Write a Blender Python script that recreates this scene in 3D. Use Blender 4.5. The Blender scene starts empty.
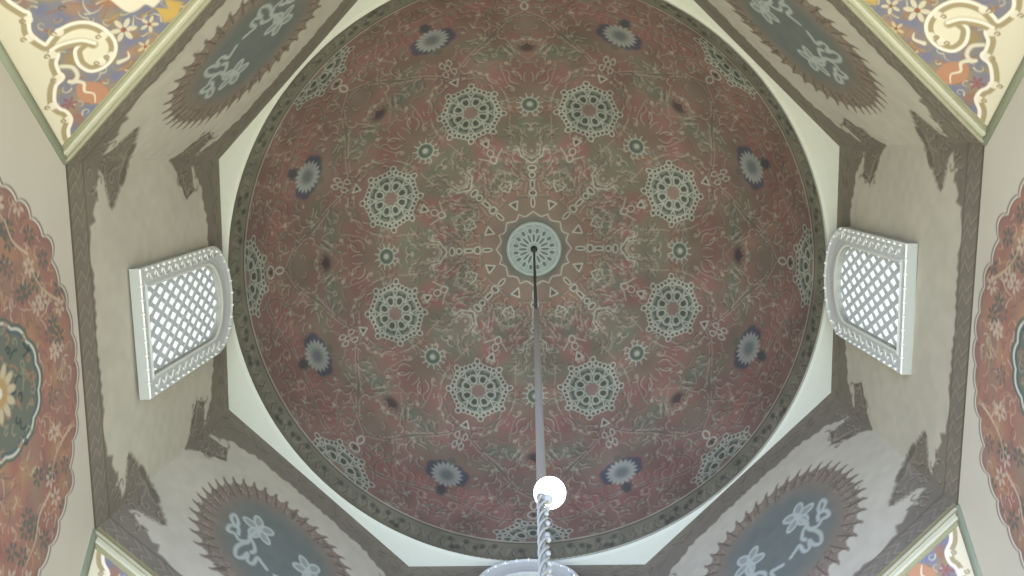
import bpy, bmesh, math, random
import numpy as np
from mathutils import Vector, Matrix
C = bpy.context.scene
COL = C.collection
RNG = np.random.default_rng(7)
PI = math.pi

# ------------------------------------------------------------------ camera (metres; the lens is the origin's height, z = 0)
F = 927.157
d = np.array([0.023, -0.15, 0.0]); d[2] = math.sqrt(1 - d @ d)
u = np.array([-math.sin(0.022), math.cos(0.022), 0.0]); u -= d * (u @ d); u /= np.linalg.norm(u)
r = np.cross(d, u)
cam = bpy.data.cameras.new('camera'); camo = bpy.data.objects.new('camera', cam); COL.objects.link(camo)
cam.sensor_width = 36; cam.lens = F / 1024 * 36; cam.clip_start = 0.05; cam.clip_end = 200
camo.matrix_world = Matrix(((r[0], u[0], -d[0], -0.095), (r[1], u[1], -d[1], 1.709), (r[2], u[2], -d[2], 0.0), (0, 0, 0, 1)))
C.camera = camo

# ------------------------------------------------------------------ light of the hall below, daylight above
w = bpy.data.worlds.new('world'); C.world = w; w.use_nodes = True
wn, wl = w.node_tree.nodes, w.node_tree.links
tc = wn.new('ShaderNodeTexCoord'); sp = wn.new('ShaderNodeSeparateXYZ'); wl.new(tc.outputs['Generated'], sp.inputs[0])
mr = wn.new('ShaderNodeMapRange'); wl.new(sp.outputs['Y'], mr.inputs['Value']); mr.inputs['From Min'].default_value = -0.75; mr.inputs['From Max'].default_value = 0.75
cr = wn.new('ShaderNodeValToRGB'); wl.new(mr.outputs[0], cr.inputs[0])
cr.color_ramp.elements[0].color = (1.0, 0.92, 0.72, 1); cr.color_ramp.elements[1].color = (0.80, 0.97, 1.22, 1)
bg = wn['Background']; wl.new(cr.outputs[0], bg.inputs['Color'])
mz = wn.new('ShaderNodeMapRange'); wl.new(sp.outputs['Z'], mz.inputs['Value']); mz.interpolation_type = 'SMOOTHSTEP'      # world boosted straight below, added to brighten dome and drum; no floor built
for k_, v_ in (('From Min', -0.6), ('From Max', -0.97), ('To Min', 0.85), ('To Max', 4.2)): mz.inputs[k_].default_value = v_
wl.new(mz.outputs[0], bg.inputs['Strength'])
C.view_settings.view_transform = 'Standard'; C.view_settings.look = 'None'; C.view_settings.gamma = 1.0
C.view_settings.use_curve_mapping = False; C.view_settings.exposure = 0.5

# added broad cool fill from below, standing in for bluish lens glare; source unseen
sl = bpy.data.lights.new('cool_fill', 'SUN'); sl.energy = 3.0; sl.angle = math.radians(60); sl.color = (0.32, 0.46, 1.0)
so = bpy.data.objects.new('cool_fill', sl); COL.objects.link(so); so.location = (1.5, 7.5, -1.0)
so.rotation_euler = Vector((-2.4, -10.5, 9.6)).to_track_quat('-Z', 'Y').to_euler()

# ------------------------------------------------------------------ measures of the building
A = 3.983; HB = 1.65; Z0 = 8.144; Z1 = 12.04; ZC = 5.8; RD = 3.925; ZD = 12.04; RISE = 3.62; APX = -0.118; ZLOW = 4.6

# ------------------------------------------------------------------ painting: patterns as colours on dense meshes
def lin(c):
    c = np.clip(np.asarray(c, float) / 255, 0, 1)
    return np.where(c <= 0.04045, c / 12.92, ((c + 0.055) / 1.055) ** 2.4)
class Painter:
    """paints flat shapes on a cloud of points (X, Y); colours in 0-255"""
    def __init__(s, X, Y, base):
        s.shape = X.shape; s.X = X.ravel().astype(float); s.Y = Y.ravel().astype(float)
        s.c = np.tile(np.array(base, float), (s.X.size, 1))
        s.scale = 1.0; s.clip = None; s.local = None
    def xy(s, idx=None):
        return (s.X, s.Y) if s.local is None else s.local
    def _blend(s, m, a, col):
        if s.clip is not None: a = a * s.clip[m]
        s.c[m] += (np.array(col, float) - s.c[m]) * a[:, None]
    def _box(s, x0, x1, y0, y1):
        X, Y = s.xy(); return np.nonzero((X > x0) & (X < x1) & (Y > y0) & (Y < y1))[0]
    def stroke(s, pts, wd, col, alpha=1.0, soft=0.5, w2=None):
        P = np.asarray(pts, float); g = wd * (1 + soft) + 1e-6
        m = s._box(P[:, 0].min() - g, P[:, 0].max() + g, P[:, 1].min() - g, P[:, 1].max() + g)
        if not len(m): return
        X, Y = s.xy(); x = X[m]; y = Y[m]; best = np.full(len(m), 1e9)
        for k, (a, b) in enumerate(zip(P[:-1], P[1:])):
            ab = b - a; t = np.clip(((x - a[0]) * ab[0] + (y - a[1]) * ab[1]) / (ab @ ab + 1e-12), 0, 1)
            dd = np.hypot(x - a[0] - t * ab[0], y - a[1] - t * ab[1])
            if w2 is not None:
                q = (k + t) / (len(P) - 1); dd = dd - (1 - q) * 0 + q * (wd - w2) / 2
            best = np.minimum(best, dd)
        h = wd / 2; e = max(wd * soft / 2, 1e-6)
        s._blend(m, np.clip((h + e - best) / (2 * e), 0, 1) * alpha, col)
    def poly(s, pts, col, alpha=1.0, edge=0.01):
        P = np.asarray(pts, float)
        m = s._box(P[:, 0].min() - edge, P[:, 0].max() + edge, P[:, 1].min() - edge, P[:, 1].max() + edge)
        if not len(m): return
        X, Y = s.xy(); x = X[m]; y = Y[m]; ins = np.zeros(len(m), bool); best = np.full(len(m), 1e9)
        for a, b in zip(P, np.roll(P, -1, 0)):
            c = (a[1] > y) != (b[1] > y)
            with np.errstate(divide='ignore', invalid='ignore'):
                ins ^= c & (x < (b[0] - a[0]) * (y - a[1]) / (b[1] - a[1]) + a[0])
            ab = b - a; t = np.clip(((x - a[0]) * ab[0] + (y - a[1]) * ab[1]) / (ab @ ab + 1e-12), 0, 1)
            best = np.minimum(best, np.hypot(x - a[0] - t * ab[0], y - a[1] - t * ab[1]))
        sd = np.where(ins, best, -best)
        s._blend(m, np.clip((sd + edge) / (2 * edge), 0, 1) * alpha, col)
    def mask(s, pts, edge=0.01):
        keep = s.c; s.c = np.zeros_like(keep); s.poly(pts, (1, 1, 1), 1, edge); m = s.c[:, 0].copy(); s.c = keep; return m
    def disc(s, c, rx, col, ry=None, alpha=1.0, soft=0.15, rot=0.0):
        ry = ry or rx; R = max(rx, ry) * (1 + soft)
        m = s._box(c[0] - R, c[0] + R, c[1] - R, c[1] + R)
        if not len(m): return
        X, Y = s.xy(); x = X[m] - c[0]; y = Y[m] - c[1]
        if rot: x, y = x * math.cos(rot) + y * math.sin(rot), -x * math.sin(rot) + y * math.cos(rot)
        q = np.hypot(x / rx, y / ry)
        s._blend(m, np.clip((1 + soft - q) / (2 * soft), 0, 1) * alpha, col)
    def ring(s, c, rx, wd, col, ry=None, alpha=1.0, rot=0.0):
        ry = ry or rx; t = np.linspace(0, 2 * PI, 21); x = rx * np.cos(t); y = ry * np.sin(t)
        s.stroke(np.c_[c[0] + x * math.cos(rot) - y * math.sin(rot), c[1] + x * math.sin(rot) + y * math.cos(rot)], wd, col, alpha)
    def field(s, mask, col):
        s.c += (np.array(col, float) - s.c) * (np.clip(mask, 0, 1).ravel()[:, None])
    def noise(s, amp, scale, seed=0, tint=(1, 1, 1)):
        n = vnoise(s.X * scale, s.Y * scale, seed); s.c *= 1 + amp * (n[:, None] - 0.5) * np.array(tint)
    def out(s): return s.c.reshape(s.shape + (3,))
def vnoise(x, y, seed=0):
    g = np.random.default_rng(seed).random((64, 64)); xi = np.floor(x).astype(int); yi = np.floor(y).astype(int); fx = x - xi; fy = y - yi
    fx = fx * fx * (3 - 2 * fx); fy = fy * fy * (3 - 2 * fy); G = lambda a, b: g[a % 64, b % 64]
    return (G(xi, yi) * (1 - fx) + G(xi + 1, yi) * fx) * (1 - fy) + (G(xi, yi + 1) * (1 - fx) + G(xi + 1, yi + 1) * fx) * fy
def spline(P, n=6, closed=False):
    P = np.asarray(P, float); N = len(P); out = []
    for i in range(N if closed else N - 1):
        g = (lambda k: P[k % N]) if closed else (lambda k: P[min(max(k, 0), N - 1)])
        p0, p1, p2, p3 = g(i - 1), g(i), g(i + 1), g(i + 2)
        for k in range(n):
            t = k / n; out.append(0.5 * (2 * p1 + (p2 - p0) * t + (2 * p0 - 5 * p1 + 4 * p2 - p3) * t * t + (3 * p1 - p0 - 3 * p2 + p3) * t ** 3))
    if not closed: out.append(P[-1])
    return np.array(out)
def hook(x, y, ang, size, curl, n=9):
    t = np.linspace(0, 1, n); a = ang + curl * t ** 1.5; st = size / n
    return np.c_[x + np.cumsum(np.cos(a)) * st, y + np.cumsum(np.sin(a)) * st]

# ------------------------------------------------------------------ materials
def paint_mat(name, rough=0.85, bump=0.0, mott=0.06, scale=6.0):
    m = bpy.data.materials.new(name); m.use_nodes = True; n, l = m.node_tree.nodes, m.node_tree.links
    b = n['Principled BSDF']; b.inputs['Roughness'].default_value = rough; b.inputs['Specular IOR Level'].default_value = 0.2
    a = n.new('ShaderNodeAttribute'); a.attribute_name = 'paint'
    t = n.new('ShaderNodeTexCoord'); no = n.new('ShaderNodeTexNoise'); no.inputs['Scale'].default_value = scale; no.inputs['Detail'].default_value = 4
    l.new(t.outputs['Object'], no.inputs['Vector'])
    mp = n.new('ShaderNodeMapRange'); mp.inputs['To Min'].default_value = 1 - mott; mp.inputs['To Max'].default_value = 1 + mott; l.new(no.outputs['Fac'], mp.inputs['Value'])
    vm = n.new('ShaderNodeVectorMath'); vm.operation = 'SCALE'; l.new(a.outputs['Color'], vm.inputs[0]); l.new(mp.outputs[0], vm.inputs['Scale'])
    l.new(vm.outputs[0], b.inputs['Base Color'])
    if bump:
        bw = n.new('ShaderNodeRGBToBW'); l.new(a.outputs['Color'], bw.inputs[0]); bp = n.new('ShaderNodeBump')
        bp.inputs['Strength'].default_value = bump; bp.inputs['Distance'].default_value = 0.03; l.new(bw.outputs[0], bp.inputs['Height']); l.new(bp.outputs[0], b.inputs['Normal'])
    return m
def mat(name, col, rough=0.7, metal=0.0, emit=0.0, mott=0.05, scale=12.0, alpha=None):
    m = bpy.data.materials.new(name); m.use_nodes = True; n, l = m.node_tree.nodes, m.node_tree.links; b = n['Principled BSDF']
    c = lin(col); b.inputs['Roughness'].default_value = rough; b.inputs['Metallic'].default_value = metal
    t = n.new('ShaderNodeTexCoord'); no = n.new('ShaderNodeTexNoise'); no.inputs['Scale'].default_value = scale; no.inputs['Detail'].default_value = 3; l.new(t.outputs['Object'], no.inputs['Vector'])
    rp = n.new('ShaderNodeValToRGB'); l.new(no.outputs['Fac'], rp.inputs[0]); rp.color_ramp.elements[0].color = (*(c * (1 - mott)), 1); rp.color_ramp.elements[1].color = (*np.minimum(c * (1 + mott), 1), 1)
    l.new(rp.outputs[0], b.inputs['Base Color'])
    if emit: l.new(rp.outputs[0], b.inputs['Emission Color']); b.inputs['Emission Strength'].default_value = emit
    return m
M_DOME = paint_mat('painted dome plaster', 0.8, 0.25, 0.05, 3)
M_WALL = paint_mat('painted wall plaster', 0.88, 0.12, 0.04, 2)
M_PEND = paint_mat('painted pendentive plaster', 0.8, 0.2, 0.03, 3)
M_CREAM = mat('cream plaster', (190, 191, 170), 0.85, mott=0.03)
M_CORN = mat('cream cornice paint', (172, 169, 142), 0.7)
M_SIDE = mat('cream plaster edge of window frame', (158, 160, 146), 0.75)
M_LIP = mat('shaded olive rim plaster', (118, 120, 102), 0.85)
M_OLIVE = mat('olive green moulding paint', (152, 158, 130), 0.6)
M_GOLD = mat('pale olive cornice paint', (134, 131, 98), 0.6)
M_FRAME = mat('white carved plaster', (200, 203, 194), 0.7)
M_FRAME2 = mat('white carved plaster raised', (220, 220, 206), 0.7)
M_LATT = mat('grey white plaster lattice', (200, 204, 200), 0.7)
M_PANE = mat('frosted daylight glass', (232, 238, 236), 0.35, emit=0.5, mott=0.10, scale=9)
M_CABLE = mat('dark bronze cable', (58, 62, 58), 0.5, 0.3)
M_SLEEVE = mat('grey painted steel sleeve', (120, 115, 102), 0.6, 0.0)
M_CHAIN = mat('pale twisted chain steel', (152, 152, 140), 0.6, 0.0)
M_BULB = mat('lit white glass globe', (255, 255, 250), 0.3, emit=3.0, mott=0.0)
M_ROSE = mat('pale green grey carved plaster', (142, 152, 142), 0.8)
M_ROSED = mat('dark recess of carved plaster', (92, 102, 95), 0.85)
M_ROSEL = mat('light raised plaster filigree', (166, 174, 160), 0.75)

# ------------------------------------------------------------------ mesh helpers
def mesh_obj(name, verts, faces, m, parent=None, colour=None, smooth=False, mats=None, idx=None):
    me = bpy.data.meshes.new(name); me.from_pydata([tuple(v) for v in verts], [], faces)
    for q in (mats or [m]): me.materials.append(q)
    if idx is not None: me.polygons.foreach_set('material_index', idx)
    if smooth: me.polygons.foreach_set('use_smooth', [True] * len(me.polygons))
    me.update(); o = bpy.data.objects.new(name, me); COL.objects.link(o); o.parent = parent; return o
def grid_obj(name, P, colour, m, smooth=False, wrap=False, parent=None):
    """P (rows, cols, 3) vertices, colour (rows, cols, 3) in 0-255"""
    nr, nc = P.shape[:2]; me = bpy.data.meshes.new(name); V = P.reshape(-1, 3)
    i = np.arange(nr - 1)[:, None]; j = np.arange(nc if wrap else nc - 1)[None, :]; j2 = (j + 1) % nc
    f = np.stack([i * nc + j, i * nc + j2, (i + 1) * nc + j2, (i + 1) * nc + j], -1).reshape(-1, 4).astype(np.int32)
    me.vertices.add(len(V)); me.vertices.foreach_set('co', V.astype(np.float32).ravel())
    me.loops.add(f.size); me.loops.foreach_set('vertex_index', f.ravel())
    me.polygons.add(len(f)); me.polygons.foreach_set('loop_start', np.arange(0, f.size, 4, dtype=np.int32)); me.polygons.foreach_set('loop_total', np.full(len(f), 4, np.int32))
    me.update(calc_edges=True); me.materials.append(m)
    if smooth: me.polygons.foreach_set('use_smooth', np.ones(len(f), bool))
    ca = me.color_attributes.new('paint', 'FLOAT_COLOR', 'POINT'); rgba = np.ones((len(V), 4), np.float32); rgba[:, :3] = lin(colour.reshape(-1, 3)); ca.data.foreach_set('color', rgba.ravel())
    me.validate(); o = bpy.data.objects.new(name, me); COL.objects.link(o); o.parent = parent; return o
def structure(o): o['kind'] = 'structure'; return o
def thing(name, label, cat, loc=(0, 0, 0), group=None):
    o = bpy.data.objects.new(name, None); COL.objects.link(o); o.location = loc; o['label'] = label; o['category'] = cat
    if group: o['group'] = group
    return o
def bm_obj(name, bm, mats, parent=None, smooth=False):
    me = bpy.data.meshes.new(name); bmesh.ops.recalc_face_normals(bm, faces=bm.faces[:]); bm.to_mesh(me); bm.free()
    for q in (mats if isinstance(mats, list) else [mats]): me.materials.append(q)
    if smooth: me.polygons.foreach_set('use_smooth', [True] * len(me.polygons))
    o = bpy.data.objects.new(name, me); COL.objects.link(o); o.parent = parent; return o
def bar(bm, p, q, wx, wy, up=(0, 0, 1), mi=0):
    p, q, up = Vector(p), Vector(q), Vector(up); t = (q - p).normalized(); a = t.cross(up)
    a = a.normalized() if a.length > 1e-4 else t.orthogonal().normalized(); b = a.cross(t).normalized()
    vs = [bm.verts.new(c + a * sx * wx / 2 + b * sy * wy / 2) for c in (p, q) for sx, sy in ((-1, -1), (1, -1), (1, 1), (-1, 1))]
    for f in ((0, 1, 2, 3), (7, 6, 5, 4), (0, 4, 5, 1), (1, 5, 6, 2), (2, 6, 7, 3), (3, 7, 4, 0)):
        bm.faces.new([vs[k] for k in f]).material_index = mi
def lathe(bm, prof, c=(0, 0, 0), n=32, mi=0):
    rings = []
    for (rr, z) in prof:
        rings.append([bm.verts.new((c[0] + rr * math.cos(2 * PI * k / n), c[1] + rr * math.sin(2 * PI * k / n), c[2] + z)) for k in range(n)])
    for a, b in zip(rings, rings[1:]):
        for k in range(n): bm.faces.new((a[k], a[(k + 1) % n], b[(k + 1) % n], b[k])).material_index = mi
    bm.faces.new(rings[0]).material_index = mi; bm.faces.new(rings[-1][::-1]).material_index = mi
def tube(bm, pts, rad, n=8, closed=False, mi=0):
    P = [Vector(p) for p in pts]; N = len(P); rings = []; ref = None
    for i in range(N):
        t = (P[(i + 1) % N] - P[i - 1]) if closed else (P[min(i + 1, N - 1)] - P[max(i - 1, 0)])
        t.normalize(); a = t.orthogonal() if ref is None else (ref - t * ref.dot(t)); a.normalize(); ref = a; b = t.cross(a)
        rr = rad[i] if hasattr(rad, '__len__') else rad
        rings.append([bm.verts.new(P[i] + (a * math.cos(2 * PI * k / n) + b * math.sin(2 * PI * k / n)) * rr) for k in range(n)])
    for i in range(N if closed else N - 1):
        x, y = rings[i], rings[(i + 1) % N]
        for k in range(n): bm.faces.new((x[k], x[(k + 1) % n], y[(k + 1) % n], y[k])).material_index = mi
    if not closed: bm.faces.new(rings[0][::-1]).material_index = mi; bm.faces.new(rings[-1]).material_index = mi

# ================================================================== DOME
LINE = (152, 144, 124); PALE = (158, 161, 142); DARK = (78, 74, 64)
def paint_dome():
    NT, NP = 132, 460
    th = np.linspace(0, 22.5, NT + 1); ph = np.concatenate([[0.0], np.linspace(0.4, 90, NP)])
    TH, PH = np.meshgrid(th, ph)
    # flat working coordinates: metric-true arcs measured from the apex
    p = Painter(np.radians(TH) * np.sin(np.radians(PH)) * 57.3, PH, (126, 99, 86))
    T, Fi = TH.ravel(), PH.ravel(); S = np.sin(np.radians(Fi))
    def at(tc, pc):            # local frame round a feature centre
        p.local = ((T - tc) * S, Fi - pc)
    def blob(tc, pc, rx, ry, col, al=0.6, soft=0.6): at(tc, pc); p.disc((0, 0), rx, col, ry, al, soft); p.local = None
    # large patches of colour
    p.field(np.clip((27 - PH) / 14, 0, 1) * 0.75, (118, 106, 88))
    rs = np.random.default_rng(3)
    for k in range(46):
        t, f = rs.uniform(0, 22.5), rs.uniform(12, 82); col = [(134, 88, 80), (106, 106, 84), (118, 94, 78), (98, 108, 90), (136, 96, 78), (112, 92, 84)][k % 6]
        blob(t, f, rs.uniform(2, 5), rs.uniform(2, 5), col, 0.45, 0.7)
    blob(11, 22, 2.2, 2.8, (146, 84, 80), 0.7); blob(3, 31, 2.2, 3.2, (96, 112, 90), 0.6); blob(17, 18, 2.4, 2, (96, 106, 88), 0.6)
    blob(20, 27, 2.2, 2.6, (148, 88, 80), 0.6); blob(8, 53, 4.5, 1.6, (96, 112, 92), 0.7); blob(0, 54, 1.6, 1.3, (72, 62, 60), 0.9, 0.4)
    blob(14, 58, 4.5, 2, (102, 108, 84), 0.6); blob(15, 70, 5, 3, (138, 92, 82), 0.5); blob(6, 66, 5, 5, (134, 88, 78), 0.5)
    blob(10, 46, 2.5, 4, (140, 88, 80), 0.5); blob(4, 46, 3, 2, (132, 82, 78), 0.5)
    # small scattered arabesque strokes
    taken = [(22.5, 38.5, 7.6), (22.5, 63.5, 5.4), (0, 37.2, 3.2), (0, 83, 8.5)]
    for k in range(340):
        t, f = rs.uniform(0, 22.5), rs.uniform(13, 82.2); sf = math.sin(math.radians(f))
        if any(math.hypot((t - a) * sf, f - b) < q for a, b, q in taken): continue
        at(t, f); ang = rs.uniform(0, 2 * PI); L = rs.uniform(1.2, 3.8); cu = rs.uniform(-3.0, 3.0) if k % 3 else rs.uniform(-5, 5)
        h = hook(0, 0, ang, L, cu); q = rs.random()
        lc = (156, 146, 122) if q < 0.5 else ((146, 124, 104) if q < 0.75 else (140, 146, 124))
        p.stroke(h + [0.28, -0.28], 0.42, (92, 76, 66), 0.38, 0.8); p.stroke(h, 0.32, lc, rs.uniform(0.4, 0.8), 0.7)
        if k % 4 == 0: p.disc(h[-1], 0.5, lc, alpha=0.6)
        if k % 5 == 0: p.disc(h[0], 0.7, (96, 106, 86), 0.4, alpha=0.7, rot=ang)
    p.local = None
    # long double vine lines in the wedge
    def vine(pts, wd=0.34, gap=0.85, col=LINE, al=0.85):
        al *= 0.8
        P = spline(pts, 6); tm = P[len(P) // 2]
        Q = np.c_[P[:, 0] * np.sin(np.radians(P[:, 1])), P[:, 1]]; tn = np.gradient(Q, axis=0); tn /= np.linalg.norm(tn, axis=1)[:, None] + 1e-9
        nn = np.c_[-tn[:, 1], tn[:, 0]]; p.local = (T * S, Fi)
        if gap: p.stroke(Q, gap * 0.8, (98, 86, 72), 0.5)
        for sg in ((-1, 1) if gap else (0,)):
            q0 = 0
            while q0 < len(Q) - 2:
                n_ = int(rs.integers(4, 10)); R_ = (Q + nn * sg * gap / 2)[q0:q0 + n_]
                if len(R_) > 1: p.stroke(R_ + rs.uniform(-.18, .18, (len(R_), 2)), wd, col, al * rs.uniform(.45, 1), 0.6)
                q0 += n_ + int(rs.integers(0, 2))
        p.local = None
    vine([(22.5, 48), (19.5, 51.5), (14, 55), (9, 58.5), (5, 63), (0, 66)]); vine([(22.5, 70), (17, 71), (11, 73), (6, 74), (0, 72.5)])
    vine([(0, 23), (5, 26), (4, 30), (9, 32)], 0.3, 0, al=0.8); vine([(22.5, 22), (17, 20), (12, 22), (11, 26)], 0.3, 0, al=0.8)
    vine([(10, 30), (8, 37), (10, 44), (16, 49)], 0.3, 0, al=0.7); vine([(6, 42), (8, 49), (3, 52), (0, 50)], 0.3, 0, al=0.6)
    vine([(0, 57.5), (3, 56), (4, 54), (2, 52)], 0.34, 0); vine([(12, 64), (10, 69), (13, 75), (9, 80)], 0.34, 0, al=0.8); vine([(18, 74), (19, 78), (15, 81)], 0.34, 0, al=0.7)
    vine([(6, 61), (9, 66), (6, 71), (8, 76)], 0.32, 0.8, al=0.7)
    # chain of links running out from the medallion
    at(0, 0)
    for (f, rx, ry) in ((11.6, 0.45, 1.2), (14.0, 0.9, 0.7), (16.2, 0.5, 1.1), (18.6, 0.7, 0.7), (20.4, 1.0, 0.6)):
        at(0, f); p.disc((0, 0), rx, DARK, ry, 0.5); p.ring((0, 0), rx, 0.36, PALE, ry, 0.9)
    at(0, 21); p.stroke([(0, 0.6), (2.6, 2.6), (3.0, 4.6)], 0.32, PALE, 0.85); p.stroke([(0, 1.8), (1.9, 3.2), (2.1, 4.8)], 0.32, PALE, 0.7); p.stroke([(2.7, 4.8), (4.4, 4.4)], 0.32, PALE, 0.6)
    at(22.5, 11.6); p.poly([(-1.1, 1.0), (1.1, 1.0), (0, -1.1)], DARK, 0.6, 0.2); p.stroke(np.array([(-1.1, 1.0), (1.1, 1.0), (0, -1.1), (-1.1, 1.0)]), 0.4, PALE, 0.9)
    at(22.5, 16.6); p.stroke([(-0.5, 1.6), (-1.5, 1.2), (-1.2, 0), (0, -1.2), (1.2, 0), (1.5, 1.2), (0.5, 1.6)], 0.36, PALE, 0.8)
    at(22.5, 24.5)
    for q in ((0, 0), (0.0, 2.0)): p.ring(q, 0.8, 0.36, PALE, 0.9, 0.8)
    p.stroke([(-3, 2), (-1, 0.3), (0, -1)], 0.36, PALE, 0.7)
    # ring of pale arches round the medallion
    p.local = (T, Fi); p.stroke([(0, 9.3), (6, 8.7), (13, 8.2), (18, 8.6), (22.5, 9.3)], 0.42, PALE, 0.9)
    p.local = None; p.field((PH < 8.1) * 1.0, (104, 102, 88))
    # suns
    at(0, 37.2); p.disc((0, 0), 2.4, (98, 110, 92), alpha=0.9)
    for k in range(12):
        a = k * PI / 6 + PI / 12; p.stroke([(2.0 * math.cos(a), 2.0 * math.sin(a)), (3.1 * math.cos(a), 3.1 * math.sin(a))], 0.32, PALE, 0.85)
    p.ring((0, 0), 2.0, 0.3, PALE, alpha=0.8); p.ring((0, 0), 1.3, 0.35, (74, 84, 72)); p.disc((0, 0.1), 0.65, PALE, alpha=0.9)
    # blue flowers
    at(22.5, 63.6)
    for (x, y, a, b, q) in ((3.5, -0.9, 1.6, 1.7, 0.0), (-3.5, -0.9, 1.6, 1.7, 0.0), (2.9, 0.9, 1.9, 1.5, 0), (-2.9, 0.9, 1.9, 1.5, 0), (1.6, -2.4, 1.7, 1.3, 0), (-1.6, -2.4, 1.7, 1.3, 0)): p.disc((x, y), a, (72, 75, 82), b, 0.9, 0.22, q)
    p.disc((0, 4.9), 1.1, (66, 72, 72), 1.9, 0.85, 0.3); p.disc((0, -4.2), 1.0, (86, 92, 76), 1.2, 0.6)
    for k in range(18):
        a = k * 2 * PI / 18; p.disc((2.75 * math.cos(a), 2.75 * math.sin(a)), 0.95, (144, 146, 134), 0.42, 0.95, 0.4, a)
    p.disc((0, 0), 2.95, (136, 140, 128), alpha=0.95, soft=0.08)
    for k in range(18):
        a = (k + .5) * 2 * PI / 18; p.stroke([(1.5 * math.cos(a), 1.5 * math.sin(a)), (2.8 * math.cos(a), 2.8 * math.sin(a))], 0.2, (112, 117, 106), 0.5)
    p.disc((0, 0), 1.5, (98, 103, 98), soft=0.4)
    # rosettes
    def rosette(tc, pc, R, al=1.0, tint=0.0):
        at(tc, pc); k_ = R / 7.4; pl = np.array(PALE) * (1 - tint) + np.array((120, 110, 96)) * tint
        def P(rad, a): a += PI / 8; return (rad * k_ * math.cos(a), rad * k_ * math.sin(a))
        for k in range(8):
            a = k * PI / 4
            p.poly([P(4.6, a - 0.5), P(5.9, a - 0.3), P(7.3, a), P(5.9, a + 0.3), P(4.6, a + 0.5)], (112, 114, 96), 0.8 * al, 0.15)
        p.disc((0, 0), 5.3 * k_, (116, 122, 104), alpha=al, soft=0.05)
        for k in range(8):
            a = k * PI / 4 + PI / 8
            q0, q1 = P(4.45, a - 0.26), P(4.45, a + 0.26); p.stroke([q0, P(4.05, a), q1], 0.85 * k_, (80, 86, 72), 0.9 * al)
            p.disc(P(2.9, a), 0.78 * k_, (76, 80, 68), 0.56 * k_, al, 0.15, a + PI / 8); p.ring(P(2.9, a), 1.05 * k_, 0.24 * k_, pl, 0.78 * k_, al, a + PI / 8)
            p.stroke([P(3.6, a - PI / 8), P(5.2, a - PI / 8 + .16), P(5.35, a), P(5.2, a + PI / 8 - .16), P(3.6, a + PI / 8)], 0.28 * k_, pl, al)
            p.stroke([P(3.3, a - 0.42), P(3.8, a - .2), P(3.55, a), P(3.8, a + .2), P(3.3, a + 0.42)], 0.24 * k_, pl, 0.8 * al)
        for k in range(8):
            a = k * PI / 4
            for da, rr, sz in ((0, 6.85, 0.6), (-0.13, 5.95, 0.5), (0.13, 5.95, 0.5), (-0.30, 5.75, 0.5), (0.30, 5.75, 0.5), (0, 5.25, 0.4)):
                p.disc(P(rr, a + da), 0.35 * k_, DARK, alpha=0.55 * al); p.ring(P(rr, a + da), sz * k_, 0.25 * k_, pl, alpha=al)
        p.disc((0, 0), 1.5 * k_, (128, 106, 92), alpha=al); p.stroke([P(1.5 + 0.45 * (k % 2), k * PI / 8) for k in range(17)], 0.26 * k_, pl, 0.7 * al)
        p.local = None
    rosette(22.5, 38.5, 8.1)
    for f, q in ((29.0, 1), (48.0, 1)):
        at(22.5, f); p.stroke(np.array([(-1.1, 0.9 * q), (1.1, 0.9 * q), (0, -1.0 * q), (-1.1, 0.9 * q)]), 0.38, PALE, 0.95); p.disc((0, 0.2), 0.35, DARK)
    at(22.5, 51.5)
    for q in ((-1, 0), (1, 0), (0, 1.6), (-0.8, 2.8), (0.8, 2.8)): p.ring(q, 0.55, 0.32, PALE, 0.9, 0.8)
    p.clip = np.clip((81.6 - Fi) / 0.6, 0.0, 1) * 0.8 + 0.2; rosette(0, 81.5, 9.0, 0.95); p.clip = None
    at(0, 71.6); p.ring((0, 0), 1.3, 0.4, PALE, 1.2); p.disc((0, 0), 0.5, DARK, 0.7)
    at(0, 68.5); p.ring((0, 0), 0.7, 0.4, PALE, 1.4)
    p.local = None
    g_ = p.c.mean(1, keepdims=True); p.c = (p.c * 0.80 + g_ * 0.20 * np.array((1.06, 1.0, 0.94))) * 0.96
    # border band
    bm_ = np.clip((PH - 81.8) / 0.3, 0, 1) * 0.9; p.field(bm_, (118, 116, 98))
    p.local = (T, Fi)
    for k in range(9):
        x = 1.2 + 2.5 * k; p.stroke(spline([(x - 1.4, 84.6), (x - .5, 87.8), (x + .6, 84.8), (x + 1.4, 88)], 4), 0.3, (132, 132, 114), 0.8)
        p.stroke([(x, 84.2), (x + 0.5, 86), (x, 88)], 0.22, (80, 80, 68), 0.7)
    for k in range(8): rr = rs.uniform(0, 22.5); p.disc((rr, rs.uniform(84, 88)), 0.6, (70, 72, 64), 1.0, 0.7, 0.4)
    p.local = None
    p.field((np.abs(PH - 81.6) < 0.36) * 0.85, (158, 154, 136)); p.field((np.abs(PH - 82.2) < 0.3) * 0.6, (82, 80, 70))
    p.field(np.clip((PH - 89) / 0.8, 0, 1) * 0.8, (112, 112, 94))
    return th, ph, p.out()
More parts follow.
